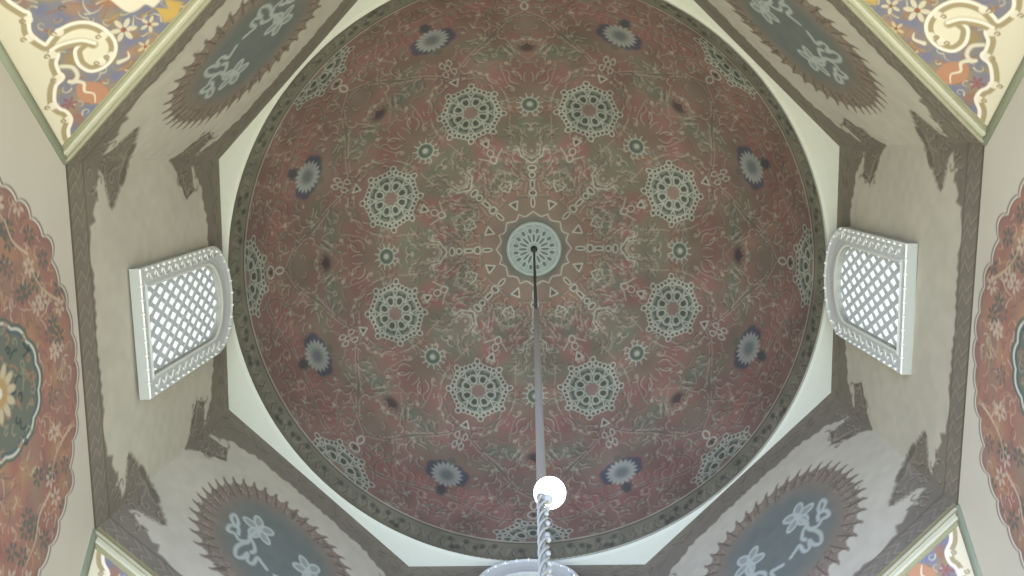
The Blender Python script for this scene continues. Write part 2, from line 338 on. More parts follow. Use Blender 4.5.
def build_dome():
    th, ph, col = paint_dome(); nt = len(th) - 1
    az, src = [], []
    for k in range(16):
        ks = np.arange(nt)
        if k % 2 == 0: az += list(k * 22.5 + th[:-1]); src += list(ks)
        else: az += list(k * 22.5 + (22.5 - th[::-1][:-1])); src += list(nt - ks)
    az = np.radians(np.array(az)); c = col[:, np.array(src)]
    a, f = np.meshgrid(az, np.radians(ph)); z = np.cos(f)
    mott = vnoise(np.cos(a) * f * 5 + 20, np.sin(a) * f * 5 + 20, 5); mott2 = vnoise(np.cos(a) * f * 14 + 30, np.sin(a) * f * 14 + 30, 6)
    c = c * (1 + 0.12 * (mott[..., None] - 0.5) + 0.12 * (mott2[..., None] - 0.5))
    P = np.stack([-np.cos(a) * np.sin(f) * RD + APX * z, np.sin(a) * np.sin(f) * RD + 0.0 * z, ZD + RISE * z], -1)
    o = grid_obj('painted_dome', P, c, M_DOME, smooth=True, wrap=True); return o
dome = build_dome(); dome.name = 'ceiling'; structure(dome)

# ================================================================== DRUM
def corner(k): return None
NIN = [(math.cos(k * PI / 4), math.sin(k * PI / 4)) for k in range(8)]      # outward directions of the eight walls
SB = (189, 183, 162)                                                          # plain wall paint
BR = (126, 119, 104); BRD = (98, 90, 78); BRL = (158, 149, 130)
def ragged(pts, amp, step, seed):
    rs = np.random.default_rng(seed); P = np.array(pts + [pts[0]], float); out = []
    for a, b in zip(P[:-1], P[1:]):
        n = max(1, int(np.linalg.norm(b - a) / step)); e = (b - a) / (np.linalg.norm(b - a) + 1e-9); nn = np.array([-e[1], e[0]])
        for k in range(n): out.append(a + (b - a) * k / n + nn * rs.uniform(-amp, amp) * (0 if n == 1 else 1))
    return out
def corner_art(p, side):
    def cp(pts): return [(side * (HB + 0.02 - dd), z) for dd, z in pts]
    up = [(-0.02, 12.1), (1.7, 12.1), (1.7, 11.53), (1.1, 11.53), (0.7, 11.50), (0.55, 11.42), (0.4, 11.38), (0.26, 11.28), (0.1, 11.17), (0.10, 11.06), (0.36, 11.13), (0.40, 11.02), (0.46, 10.88), (0.40, 10.80), (0.33, 10.78), (0.30, 10.68), (0.18, 10.66), (0.13, 10.58), (-0.02, 10.40)]
    lo = [(-0.02, 8.1), (1.7, 8.1), (1.7, 8.47), (1.1, 8.49), (0.78, 8.47), (0.72, 8.52), (0.60, 8.50), (0.56, 8.60), (0.42, 8.60), (0.36, 8.72), (0.27, 8.64), (0.10, 8.74), (0.12, 8.80), (0.28, 8.82), (0.44, 8.90), (0.48, 8.97), (0.40, 9.02), (0.38, 9.10), (0.26, 9.17), (0.20, 9.28), (0.08, 9.36), (-0.02, 9.46)]
    for L in (up, lo):
        q = cp(ragged(L, 0.034, 0.055, 77)); p.poly(q, BR, 1, 0.016)
    rs = np.random.default_rng(11)
    P = cp([(0.36, 11.13), (0.40, 11.02), (0.46, 10.88), (0.33, 10.78), (0.18, 10.66)]); p.stroke(P, 0.035, BRD, 0.7)
    P = cp([(0.32, 11.08), (0.36, 10.98), (0.40, 10.89), (0.28, 10.84), (0.14, 10.74)]); p.stroke(P, 0.03, BRL, 0.7)
    P = cp(ragged([(0.20, 8.86), (0.38, 8.92), (0.40, 8.97), (0.30, 9.06), (0.14, 9.20), (0.0, 9.32)], 0.02, 0.06, 5))[:-3]; p.stroke(P, 0.022, BRL, 0.6)
    for k in range(7): t = k / 6; p.disc((side * (HB - 0.40 + 0.36 * t), 9.0 + 0.36 * t), 0.035, BRD, 0.05, 0.5, 0.5)
    for k in range(6): p.stroke(spline(cp([(0.14 + .06 * k, 8.80 + .02 * k), (0.17 + .06 * k, 8.84 + .02 * k), (0.2 + .06 * k, 8.80 + .02 * k)]), 3), 0.016, (190, 182, 160), 0.8)
    for k in range(46):
        dd, z = (rs.uniform(0, 0.42), rs.uniform(10.6, 11.5)) if k % 2 else (rs.uniform(0, 0.42), rs.uniform(8.5, 9.25))
        if dd > 0.42 - abs(z - (11.0 if k % 2 else 8.9)) * 0.35: continue
        h = hook(side * (HB - dd), z, rs.uniform(0, 6.3), 0.16, rs.uniform(-4, 4)); p.stroke(h + [0.015, -0.01], 0.022, BRD, 0.55); p.stroke(h, 0.02, BRL, 0.6)
def bands(p):
    rs = np.random.default_rng(5); q = 2 * HB + 0.1
    for k in range(150):      # fine interlace of the upper band
        h = hook(rs.uniform(-HB, HB), rs.uniform(11.6, 12.0), rs.choice([0.6, -0.6, 2.5, -2.5]), rs.uniform(0.08, 0.2), rs.uniform(-1, 1)); p.stroke(h, 0.02, (98, 90, 74) if k % 2 else (124, 116, 98), 0.5)
    n = 11; st = 2 * HB / n   # lower band: chain of slanted links
    for k in range(n):
        x = -HB + (k + 0.5) * st
        for dx, col, al in ((0.014, BRD, 0.55), (0, BRL, 0.55)):
            p.stroke([(x - .12 + dx, 8.18), (x - .02 + dx, 8.30), (x - .12 + dx, 8.36), (x + 0.02 + dx, 8.44)], 0.024, col, al, 0.6)
            p.stroke([(x - .02 + dx, 8.17), (x + .10 + dx, 8.28), (x + .01 + dx, 8.36), (x + .13 + dx, 8.43)], 0.024, col, al, 0.6)
    p.stroke([(-2, 8.16), (2, 8.16)], 0.04, (96, 88, 74), 0.8); p.stroke([(-2, 8.455), (2, 8.455)], 0.025, (98, 92, 78), 0.6)
def medallion(p, bluish):
    zc = 9.95; rs = np.random.default_rng(23); N = 44; out = []
    def rad(a): c, s = abs(math.cos(a)), abs(math.sin(a)); return 1.12 / ((c ** 2.3 + s ** 2.3) ** (1 / 2.3))
    for k in range(N):       # pointed leaves all round
        a0 = 2 * PI * k / N; R0 = rad(a0)
        for f, rr in ((-0.3, 0.955), (0.12, 1.0), (0.34, 1.045), (0.42, 0.97)):
            a = a0 + f * 2 * PI / N * (1 if math.cos(a0) < 0 else 1); out.append((R0 * rr * math.cos(a), zc + R0 * rr * math.sin(a)))
    p.poly(out, (134, 121, 105), 1, 0.012)
    p.poly([(x * 0.74 + 0 * z, zc + (z - zc) * 0.76) for x, z in [(rad(a) * math.cos(a), zc + rad(a) * math.sin(a)) for a in np.linspace(0, 2 * PI, 48)[:-1]]], (122, 122, 110), 0.9, 0.10)
    p.poly([(rad(a) * 0.58 * math.cos(a), zc + rad(a) * 0.62 * math.sin(a)) for a in np.linspace(0, 2 * PI, 48)[:-1]], (110, 116, 108), 0.9, 0.14)
    for k in range(150):
        a = rs.uniform(0, 2 * PI); R0 = rad(a) * rs.uniform(0.74, 0.93); h = hook(R0 * math.cos(a), zc + R0 * math.sin(a), a + rs.uniform(-1, 1), 0.13, rs.uniform(-3, 3))
        p.stroke(h, 0.02, (104, 94, 80) if k % 2 else (152, 140, 122), 0.6)
    for k in range(N):
        a = 2 * PI * (k + 0.34) / N; R0 = rad(a); p.stroke([(R0 * .80 * math.cos(a - .03), zc + R0 * .80 * math.sin(a - .03)), (R0 * 1.0 * math.cos(a), zc + R0 * 1.0 * math.sin(a))], 0.018, (86, 78, 68), 0.6)
    for k in range(N):
        a = 2 * PI * (k + 0.3) / N; R0 = rad(a); c_ = (R0 * 1.03 * math.cos(a), zc + R0 * 1.03 * math.sin(a)); p.disc(c_, 0.05, (122, 110, 94), 0.02, 0.8, 0.4, a + 0.5)
        p.stroke(hook(R0 * .84 * math.cos(a), zc + R0 * .84 * math.sin(a), a + 1.2, 0.12, -2.6), 0.02, (156, 145, 126), 0.6)
    W = (176, 182, 170)
    for s in (-1, 1):
        X = lambda L: [(s * -x, z) for x, z in L]
        for k in range(5):   # flower of five looped petals
            a = 2.0 + k * 1.256; cx, cz = -0.38 + 0.115 * math.cos(a), 10.12 + 0.13 * math.sin(a)
            p.disc((s * -cx, cz), 0.115, W, 0.062, 0.55, 0.2, math.atan2(math.sin(a), -s * math.cos(a))); p.ring((s * -cx, cz), 0.105, 0.036, W, 0.062, 0.95, math.atan2(math.sin(a), -s * math.cos(a)))
        p.disc((s * 0.38, 10.12), 0.05, W)
        for L in ([(-.38, 10.08), (-.41, 9.9), (-.40, 9.75), (-.45, 9.62), (-.47, 9.48), (-.42, 9.36), (-.35, 9.42), (-.33, 9.56), (-.29, 9.44), (-.22, 9.46), (-.21, 9.62), (-.15, 9.60), (-.06, 9.56)], [(-.42, 9.72), (-.50, 9.66), (-.58, 9.70), (-.66, 9.66), (-.67, 9.78), (-.58, 9.84), (-.54, 9.74)], [(-.42, 9.85), (-.34, 9.80), (-.28, 9.70), (-.30, 9.62)], [(-.64, 9.84), (-.72, 9.92), (-.70, 10.02), (-.62, 9.94), (-.60, 9.84)]):
            p.stroke(spline(X(L), 5), 0.055, W, 0.95, 0.5)
def paint_drum(kind):
    nz, ns = 330, 300; z = np.linspace(Z0, Z1, nz); s = np.linspace(-HB, HB, ns); S, Zz = np.meshgrid(s, z)
    p = Painter(S, Zz, SB)
    if kind == 'diag': medallion(p, False); p.field((Zz < 8.27) * 0.0, SB)
    for sd in (-1, 1): corner_art(p, sd)
    bands(p); p.field(((Zz < 8.235) & (kind == 'diag')) * 0.7, (168, 160, 112)); p.noise(0.05, 1.3, 4); p.noise(0.05, 9, 9)
    return p.out(), s, z
AX, sA, zA = paint_drum('axis'); DG, _, _ = paint_drum('diag')
# true corners of the slightly uneven octagon, lower then upper ring, starting after direction k*45 deg (+22.5)
def reg(k, a): t = math.radians(22.5 + 45 * k); q = a / math.cos(PI / 8); return [q * math.cos(t), q * math.sin(t)]
LOW = {k: reg(k, A) for k in range(8)}; UP = {k: reg(k, A) for k in range(8)}
LOW[0] = [3.999, 1.672]; LOW[7] = [4.045, -1.744]; LOW[3] = [-3.998, 1.661]; LOW[4] = [-3.931, -1.62]
UP[0] = [3.942, 1.637]; UP[7] = [4.039, -1.703]; UP[3] = [-4.03, 1.627]; UP[4] = [-4.018, -1.601]; UP[6] = [1.692, -3.977]; UP[5] = [-1.555, -3.988]
names = {0: 'wall_left', 1: 'wall_upper_left', 2: 'wall_back', 3: 'wall_upper_right', 4: 'wall_right', 5: 'wall_lower_right', 6: 'wall_front', 7: 'wall_lower_left'}
for k in range(8):
    a, b = (k - 1) % 8, k
    t = ((sA + HB) / (2 * HB))[None, :, None]; v = ((zA - Z0) / (Z1 - Z0))[:, None, None]
    L = np.array(LOW[a]) * (1 - t) + np.array(LOW[b]) * t; U = np.array(UP[a]) * (1 - t) + np.array(UP[b]) * t; XY = L * (1 - v) + U * v
    P = np.concatenate([XY, np.broadcast_to(zA[:, None, None], XY.shape[:2] + (1,))], -1)
    structure(grid_obj(names[k], P, AX if k % 2 == 0 else DG, M_WALL))

# cream shelf between the octagon and the round rim of the dome, with its rounded lip
def flange():
    n = 320; bm = bmesh.new(); rows = [[], [], [], []]
    for i in range(n):
        t = 2 * PI * i / n; dx, dy = math.cos(t), math.sin(t); best = 9
        for k in range(8):
            p0, p1 = np.array(UP[(k - 1) % 8]), np.array(UP[k]); e = p1 - p0; den = dx * e[1] - dy * e[0]
            if abs(den) < 1e-9: continue
            q = (p0[0] * e[1] - p0[1] * e[0]) / den; w_ = (p0[0] * dy - p0[1] * dx) / den
            if q > 0 and -1e-6 <= w_ <= 1 + 1e-6: best = min(best, q)
        rows[0].append(bm.verts.new((dx * (best + 0.02), dy * (best + 0.02), Z1)))
        rr = min(RD - 0.0, best - 0.01)
        rows[1].append(bm.verts.new((dx * (rr + 0.05 * (best > RD + 0.06)), dy * (rr + 0.05 * (best > RD + 0.06)), Z1 - 0.002)))
        rows[2].append(bm.verts.new((dx * rr, dy * rr, Z1 + 0.01))); rows[3].append(bm.verts.new((dx * (rr + 0.0), dy * (rr + 0.0), Z1 + 0.06)))
    for a, b in zip(rows, rows[1:]):
        for i in range(n): bm.faces.new((a[i], a[(i + 1) % n], b[(i + 1) % n], b[i]))
    return bm
structure(bm_obj('trim_1', flange(), M_CREAM))

# ================================================================== PENDENTIVES with strapwork
SC = [(-0.60, 1.40), (-0.652, 1.295), (-0.672, 1.24), (-0.677, 1.118), (-0.672, 1.081), (-0.729, 1.046), (-0.782, 1.002), (-0.811, 0.952), (-0.825, 0.86), (-0.815, 0.80), (-0.74, 0.80), (-0.663, 0.796), (-0.554, 0.746), (-0.482, 0.657), (-0.462, 0.533), (-0.497, 0.404), (-0.584, 0.334), (-0.700, 0.325), (-0.79, 0.38), (-0.80, 0.46), (-0.777, 0.519), (-0.714, 0.582), (-0.646, 0.579)]
LOWS = [(-0.828, 0.739), (-0.835, 0.70), (-0.91, 0.665), (-0.97, 0.587), (-0.985, 0.54), (-1.065, 0.545), (-1.15, 0.502), (-1.224, 0.438), (-1.25, 0.361), (-1.245, 0.308), (-1.283, 0.235), (-1.38, 0.192), (-1.45, 0.12), (-1.47, 0.06)]
def paint_pend(P0, pe, pw, W, half):
    nw, ns = 300, 420; wv = np.linspace(0, 1, nw) ** 1.25 * W; q = np.linspace(-1, 1, ns)
    Wv, Q = np.meshgrid(wv, q, indexing='ij'); S = Q * half * (1 - Wv / W); S = np.where(Wv >= W - 1e-6, 0, S)
    p = Painter(S, Wv, (216, 213, 186)); BL = (130, 130, 138)
    for sg in (-1, 1):
        X = lambda L: [(sg * -x, y) for x, y in L]     # tracing was made on the negative side
        area = [(0, 0), (0, 1.95)] + [(-0.35, 1.75), (-0.50, 1.55)] + SC[:12] + [(-0.80, 0.76)] + LOWS + [(-1.5, 0)]
        p.poly([(sg * x * -1, y) for x, y in area], BL, 1, 0.008)
    rs = np.random.default_rng(31)
    ar = np.array([(0, 0), (0, 1.95), (-0.35, 1.75), (-0.50, 1.55)] + SC[:12] + [(-0.80, 0.76)] + LOWS + [(-1.5, 0)])
    def inner(x, y):
        x = -abs(x); c = False
        for a, b in zip(ar, np.roll(ar, -1, 0)):
            if (a[1] > y) != (b[1] > y) and x < (b[0] - a[0]) * (y - a[1]) / (b[1] - a[1]) + a[0]: c = not c
        return c
    for k in range(330):
        x, y = rs.uniform(-1.4, 1.4), rs.uniform(0.04, 1.6)
        if not inner(x, y): continue
        col = [(180, 132, 90), (112, 120, 148), (156, 114, 90), (160, 142, 96), (116, 122, 140), (146, 134, 114)][k % 6]
        p.disc((x, y), rs.uniform(.04, .11), col, rs.uniform(.03, .08), 0.6, 0.5, rs.uniform(0, 3))
    for k in range(620):
        x, y = rs.uniform(-1.4, 1.4), rs.uniform(0.04, 1.6)
        if not inner(x, y): continue
        h = hook(x, y, rs.uniform(0, 6.3), rs.uniform(.08, .2), rs.uniform(-5, 5)); col = [(202, 196, 168), (176, 148, 92), (160, 112, 84), (188, 180, 150), (104, 100, 92), (120, 132, 110)][k % 6]
        p.stroke(h, 0.018, col, 0.8, 0.5, 0.004)
    for sg in (-1, 1):
        X = lambda L: [(sg * -x, y) for x, y in L]
        def flower(x, y, R, c, n=6):
            for k in range(n):
                a = k * 2 * PI / n + 0.3; p.disc((sg * -x + R * .6 * math.cos(a), y + R * .6 * math.sin(a)), R * .42, c, R * .2, 0.95, 0.2, a)
            p.disc((sg * -x, y), R * .2, (150, 100, 76))
        p.poly(spline(X([(-1.02, .12), (-1.08, .26), (-1.0, .38), (-0.92, .36), (-0.86, .24), (-0.9, .12)]), 4, True), (186, 138, 108), 0.9)
        p.stroke(spline(X([(-0.98, .46), (-0.93, .36), (-0.99, .30), (-0.97, .22), (-1.03, .16)]), 5), 0.035, (218, 214, 190), 1, 0.3, 0.01)
        p.stroke(spline(X([(-0.62, .24), (-0.54, .20), (-0.50, .24)]), 5), 0.04, (214, 212, 188), 1, 0.3, 0.01)
        flower(-0.36, .40, .11, (212, 206, 178)); flower(-0.20, .26, .08, (206, 198, 168), 5); flower(-1.15, .33, .07, (142, 104, 110)); flower(-0.38, .15, .07, (196, 186, 150), 5)
        p.poly(X([(-.12, .16), (-.05, .30), (.0, .22), (.06, .32), (.08, .18), (.02, .12)]), (196, 168, 92), 0.9)
        p.poly(spline(X([(-.22, .56), (-.21, .46), (-.15, .42), (-.08, .40), (-.06, .33), (.03, .34), (.06, .44), (.16, .50), (.2, .60), (0, .8), (-.18, .72)]), 4, True), (226, 222, 198), 1)
        p.poly(spline(X([(-.15, .58), (-.13, .50), (-.05, .46), (.03, .48), (.08, .56), (0, .68)]), 4, True), (206, 150, 98), 1)
        p.stroke(spline(X([(-.52, 1.22), (-.50, 1.08), (-.42, .98), (-.34, .96)]), 5), 0.05, (150, 140, 108), 1); p.stroke(spline(X([(-.49, 1.22), (-.47, 1.08), (-.41, 1.0)]), 5), 0.03, (228, 224, 204), 1)
        # creamy hooked leaf inside the scroll
        p.poly(spline(X([(-.828, .76), (-.80, .79), (-.68, .80), (-.55, .745), (-.48, .655), (-.46, .53), (-.50, .40), (-.585, .335), (-.70, .325), (-.79, .38), (-.80, .47), (-.76, .54), (-.69, .585), (-.635, .575), (-.60, .50), (-.60, .56), (-.64, .62), (-.73, .69)]), 4, True), (222, 219, 192), 1)
        p.poly(spline(X([(-.62, .50), (-.68, .56), (-.75, .50), (-.77, .42), (-.72, .385), (-.66, .40)]), 4, True), (222, 219, 192), 1)
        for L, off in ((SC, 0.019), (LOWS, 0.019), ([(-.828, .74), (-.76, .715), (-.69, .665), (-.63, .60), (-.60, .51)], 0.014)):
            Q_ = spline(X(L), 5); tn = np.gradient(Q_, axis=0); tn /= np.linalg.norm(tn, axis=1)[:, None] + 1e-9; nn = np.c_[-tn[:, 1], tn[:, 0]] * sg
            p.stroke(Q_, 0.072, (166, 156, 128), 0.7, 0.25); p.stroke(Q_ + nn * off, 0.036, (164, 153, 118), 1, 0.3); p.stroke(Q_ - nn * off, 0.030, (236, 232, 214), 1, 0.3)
        for (x, y) in ((-.825, .95), (-.70, 1.05), (-.66, .80), (-.49, .50), (-.69, .36), (-.85, .72), (-1.0, .55), (-1.24, .43), (-1.28, .24), (-.60, .33)):
            p.disc((sg * -x, y), 0.036, (232, 228, 206), alpha=0.9); p.stroke(hook(sg * -x - .03, y, 1.0, .09, 4.5), 0.014, (150, 138, 108), 0.9)
        p.stroke(spline(X([(-.90, .60), (-.86, .52), (-.90, .44), (-.97, .43)]), 5), 0.035, (216, 212, 188), 1)
    p.clip = None
    p.stroke([(-1.6, 0.012), (1.6, 0.012)], 0.03, (150, 142, 108), 0.9)
    P = P0 + S[..., None] * pe + Wv[..., None] * pw
    return P, p.out() * np.array((0.90, 0.875, 0.84))
def pendentive(sx, sy, n):
    lowA = {(1, 1): 0, (1, -1): 7, (-1, 1): 3, (-1, -1): 4}[(sx, sy)]; lowB = {(1, 1): 1, (1, -1): 6, (-1, 1): 2, (-1, -1): 5}[(sx, sy)]
    a = np.array(LOW[lowA] + [Z0]); b = np.array(LOW[lowB] + [Z0]); c = np.array([sx * A, sy * A, ZC]); m = (a + b) / 2
    pe = (b - a); half = np.linalg.norm(pe) / 2; pe /= 2 * half; pw = c - m; W = np.linalg.norm(pw); pw /= W
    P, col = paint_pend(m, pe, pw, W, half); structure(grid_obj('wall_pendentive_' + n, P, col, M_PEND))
    # stepped cornice along the foot of the drum
    inw = np.array([-sx, -sy, 0]) / math.sqrt(2); bm = bmesh.new(); pr = []
    up = np.cross(pe, pw); up = up if up @ inw > 0 else -up
    prof = [(0.0, 0.0, 0), (0.0, 0.035, 1), (0.030, 0.045, 0), (0.036, 0.022, 1), (0.060, 0.022, 0), (0.066, 0.036, 1), (0.092, 0.032, 0), (0.10, 0.012, 1), (0.122, 0.012, 1), (0.125, 0.0, 1)]
    for (dw, dn, mi) in prof: pr.append([bm.verts.new(a + (b - a) * t + pw * dw * 1 + up * dn + (b - a) * (1 - 2 * t) * dw / (4.4)) for t in (0.0, 1.0)])
    for k in range(len(pr) - 1): bm.faces.new((pr[k][0], pr[k][1], pr[k + 1][1], pr[k + 1][0])).material_index = prof[k + 1][2]
    bm_obj('trim_' + {'upper_left': '2', 'upper_right': '3', 'lower_left': '4', 'lower_right': '5'}[n], bm, [M_CORN, M_GOLD])['kind'] = 'structure'
    # rounded green moulding on both lower edges
    for j, q in enumerate((a, b)):
        bm = bmesh.new(); tube(bm, [q + np.array([-sx, -sy, 0]) * 0.0, c], 0.044, 10)
        bm_obj('trim_%d' % ({'upper_left': 6, 'upper_right': 8, 'lower_left': 10, 'lower_right': 12}[n] + j), bm, M_OLIVE, smooth=True)['kind'] = 'structure'
for sx, sy, n in ((1, 1, 'upper_left'), (-1, 1, 'upper_right'), (1, -1, 'lower_left'), (-1, -1, 'lower_right')): pendentive(sx, sy, n)

# ================================================================== LOWER WALLS with the red lobed ornaments
def lobed():
    env = spline([(0, 8.03), (.42, 7.97), (.80, 7.80), (1.10, 7.66), (1.30, 7.46), (1.48, 7.22), (1.62, 6.98), (1.74, 6.75), (1.82, 6.4), (1.78, 5.8), (1.5, 5.3)], 12)
    L = np.r_[0, np.cumsum(np.linalg.norm(np.diff(env, axis=0), axis=1))]; out = []
    for q in np.arange(0, L[-1], 0.022):
        a = np.array([np.interp(q, L, env[:, 0]), np.interp(q, L, env[:, 1])]); b = np.array([np.interp(q + .01, L, env[:, 0]), np.interp(q + .01, L, env[:, 1])])
        t = (b - a) / np.linalg.norm(b - a); n = np.array([-t[1], t[0]]); n = n if n[0] + n[1] > 0 else -n
        k = int(q / 0.235); f = (q / 0.235) % 1; amp = (0.055, 0.04, 0.065, 0.045)[k % 4] * (1.0 if k != 4 else 1.9)
        out.append(tuple(a + n * amp * abs(math.sin(PI * f)) ** 0.6))
    return out
PROF = lobed()
def paint_lower(rich):
    nz, ns = (240, 460) if rich else (3, 5); z = np.linspace(Z0, 6.5 if rich else ZLOW, nz); q = np.linspace(-1, 1, ns)
    Zz, Q = np.meshgrid(z, q, indexing='ij'); wd = np.where(Zz > ZC, HB + (A - HB) * (Z0 - Zz) / (Z0 - ZC), A); S = Q * np.minimum(wd, A)
    p = Painter(S, Zz, (197, 190, 170))
    if rich:
        outl = [(x - .05, z) for x, z in PROF] + [(-x - .05, z) for x, z in PROF[::-1]]
        p.poly([(x * 1.01, z + .022) for x, z in outl], (112, 104, 92), 1, 0.012); p.poly([(x * 1.005, z + 0.005) for x, z in outl], (214, 206, 186), 1, 0.01)
        p.poly([(x * .994 + 0, z - .018) for x, z in outl], (124, 96, 84), 1, 0.01); p.poly([(x * .97, z - .055) for x, z in outl], (158, 114, 94), 1, 0.03)
        rs = np.random.default_rng(41)
        p.clip = p.mask([(x * .985, z - .03) for x, z in outl]); env_ = [q for q in PROF if q[1] > 5.9]
        def ins(x, z): return abs(x + .05) < np.interp(-z, [-b for a, b in env_], [a for a, b in env_]) and z < 8.0
        for k in range(260):
            x, z_ = rs.uniform(-1.9, 1.8), rs.uniform(6.5, 8.0)
            if ins(x, z_): p.disc((x, z_), rs.uniform(.06, .16), [(172, 116, 88), (140, 100, 88), (176, 138, 96), (152, 96, 82), (140, 122, 98)][k % 5], rs.uniform(.05, .12), 0.65, 0.6)
        for k in range(620):
            x, z_ = rs.uniform(-1.9, 1.8), rs.uniform(6.5, 8.0)
            if not ins(x, z_): continue
            h = hook(x, z_, rs.uniform(0, 6.3), rs.uniform(.08, .22), rs.uniform(-4, 4)); col = [(204, 186, 150), (196, 162, 120), (112, 104, 88), (184, 148, 96), (110, 84, 76), (212, 200, 172)][k % 6]
            p.stroke(h, 0.02, col, 0.75, 0.5, 0.005)
        for k in range(110):
            x, z_ = rs.uniform(-1.8, 1.7), rs.uniform(6.5, 7.95)
            if not ins(x, z_) or math.hypot(x + .05, z_ - 6.8) < .8: continue
            c = [(206, 194, 164), (104, 106, 96), (122, 108, 98)][k % 3]
            for j in range(6): a = j * PI / 3; p.disc((x + .055 * math.cos(a), z_ + .055 * math.sin(a)), .035, c, .018, 0.9, 0.2, a)
            p.disc((x, z_), .018, (150, 110, 86))
        for sg in (-1, 1):
            p.stroke(spline([(sg * .55 - .05, 7.85), (sg * .62 - .05, 7.70), (sg * .72 - .05, 7.55), (sg * .85 - .05, 7.45)], 5), 0.035, (210, 192, 148), 0.9, 0.4, 0.01)
            p.stroke(spline([(sg * .62 - .05, 7.70), (sg * .50 - .05, 7.60), (sg * .46 - .05, 7.50)], 5), 0.03, (206, 184, 140), 0.9, 0.4, 0.01)
            p.stroke(spline([(sg * 1.0 - .05, 7.4), (sg * 1.12 - .05, 7.2), (sg * 1.3 - .05, 7.1), (sg * 1.45 - .05, 6.9)], 5), 0.03, (212, 196, 156), 0.9, 0.4, 0.01)
        p.clip = None; N = 14; lob = []
        for k in range(N * 6):
            a = 2 * PI * k / (N * 6); b = 1 + 0.055 * abs(math.sin(N * a / 2)); lob.append((-.05 + .50 * b * math.cos(a), 6.80 + .58 * b * math.sin(a)))
        for sc, col in ((1.09, (104, 110, 96)), (1.03, (206, 202, 180)), (0.98, (92, 106, 106)), (0.92, (112, 116, 102))): p.poly([(-.05 + (x + .05) * sc, 6.8 + (z - 6.8) * sc) for x, z in lob], col, 1, 0.008)
        for k in range(90):
            a, rr = rs.uniform(0, 6.3), rs.uniform(.15, .56); h = hook(-.05 + rr * math.cos(a), 6.8 + rr * math.sin(a), rs.uniform(0, 6.3), 0.14, rs.uniform(-5, 5)); p.stroke(h, 0.02, [(150, 146, 120), (64, 74, 72), (168, 128, 92)][k % 3], 0.75)
        for k in range(12): a = k * PI / 6; p.disc((-.05 + .16 * math.cos(a), 6.8 + .16 * math.sin(a)), .08, (216, 206, 160), .035, 1, 0.2, a)
        p.disc((-.05, 6.8), .12, (196, 160, 96)); p.disc((-.05, 6.8), .05, (220, 214, 190))
    if rich:
        m_ = (np.abs(p.c[:, 0] - p.c[:, 2]) > 30); p.c[m_] = p.c[m_] * 0.66 + np.array((150, 128, 122)) * 0.35
    p.noise(0.06, 2.0, 12)
    return S, Zz, p.out()
for k, nm in ((0, 'left'), (4, 'right'), (2, 'back'), (6, 'front')):
    S, Zz, col = paint_lower(k % 4 == 0); nx, ny = NIN[k]; tx, ty = -ny, nx
    sgn = 1 if k == 0 else -1
    a0, b0 = np.array(LOW[(k - 1) % 8]), np.array(LOW[k])
    top = (Z0 - Zz) / (Z0 - ZC); top = np.clip(top, 0, 1)[..., None]
    base = np.stack([nx * A + tx * S, ny * A + ty * S], -1)
    wd = np.where(Zz > ZC, HB + (A - HB) * (Z0 - Zz) / (Z0 - ZC), A); t = ((S / wd + 1) / 2)[..., None]
    real = a0 * (1 - t) + b0 * t; reg0 = np.stack([nx * A + tx * (2 * t[..., 0] - 1) * HB, ny * A + ty * (2 * t[..., 0] - 1) * HB], -1)
    XY = base + (real - reg0) * (1 - top)
    if k == 4: col = col[:, ::-1]
    structure(grid_obj('wall_lower_' + nm, np.concatenate([XY, Zz[..., None]], -1), col, M_WALL))

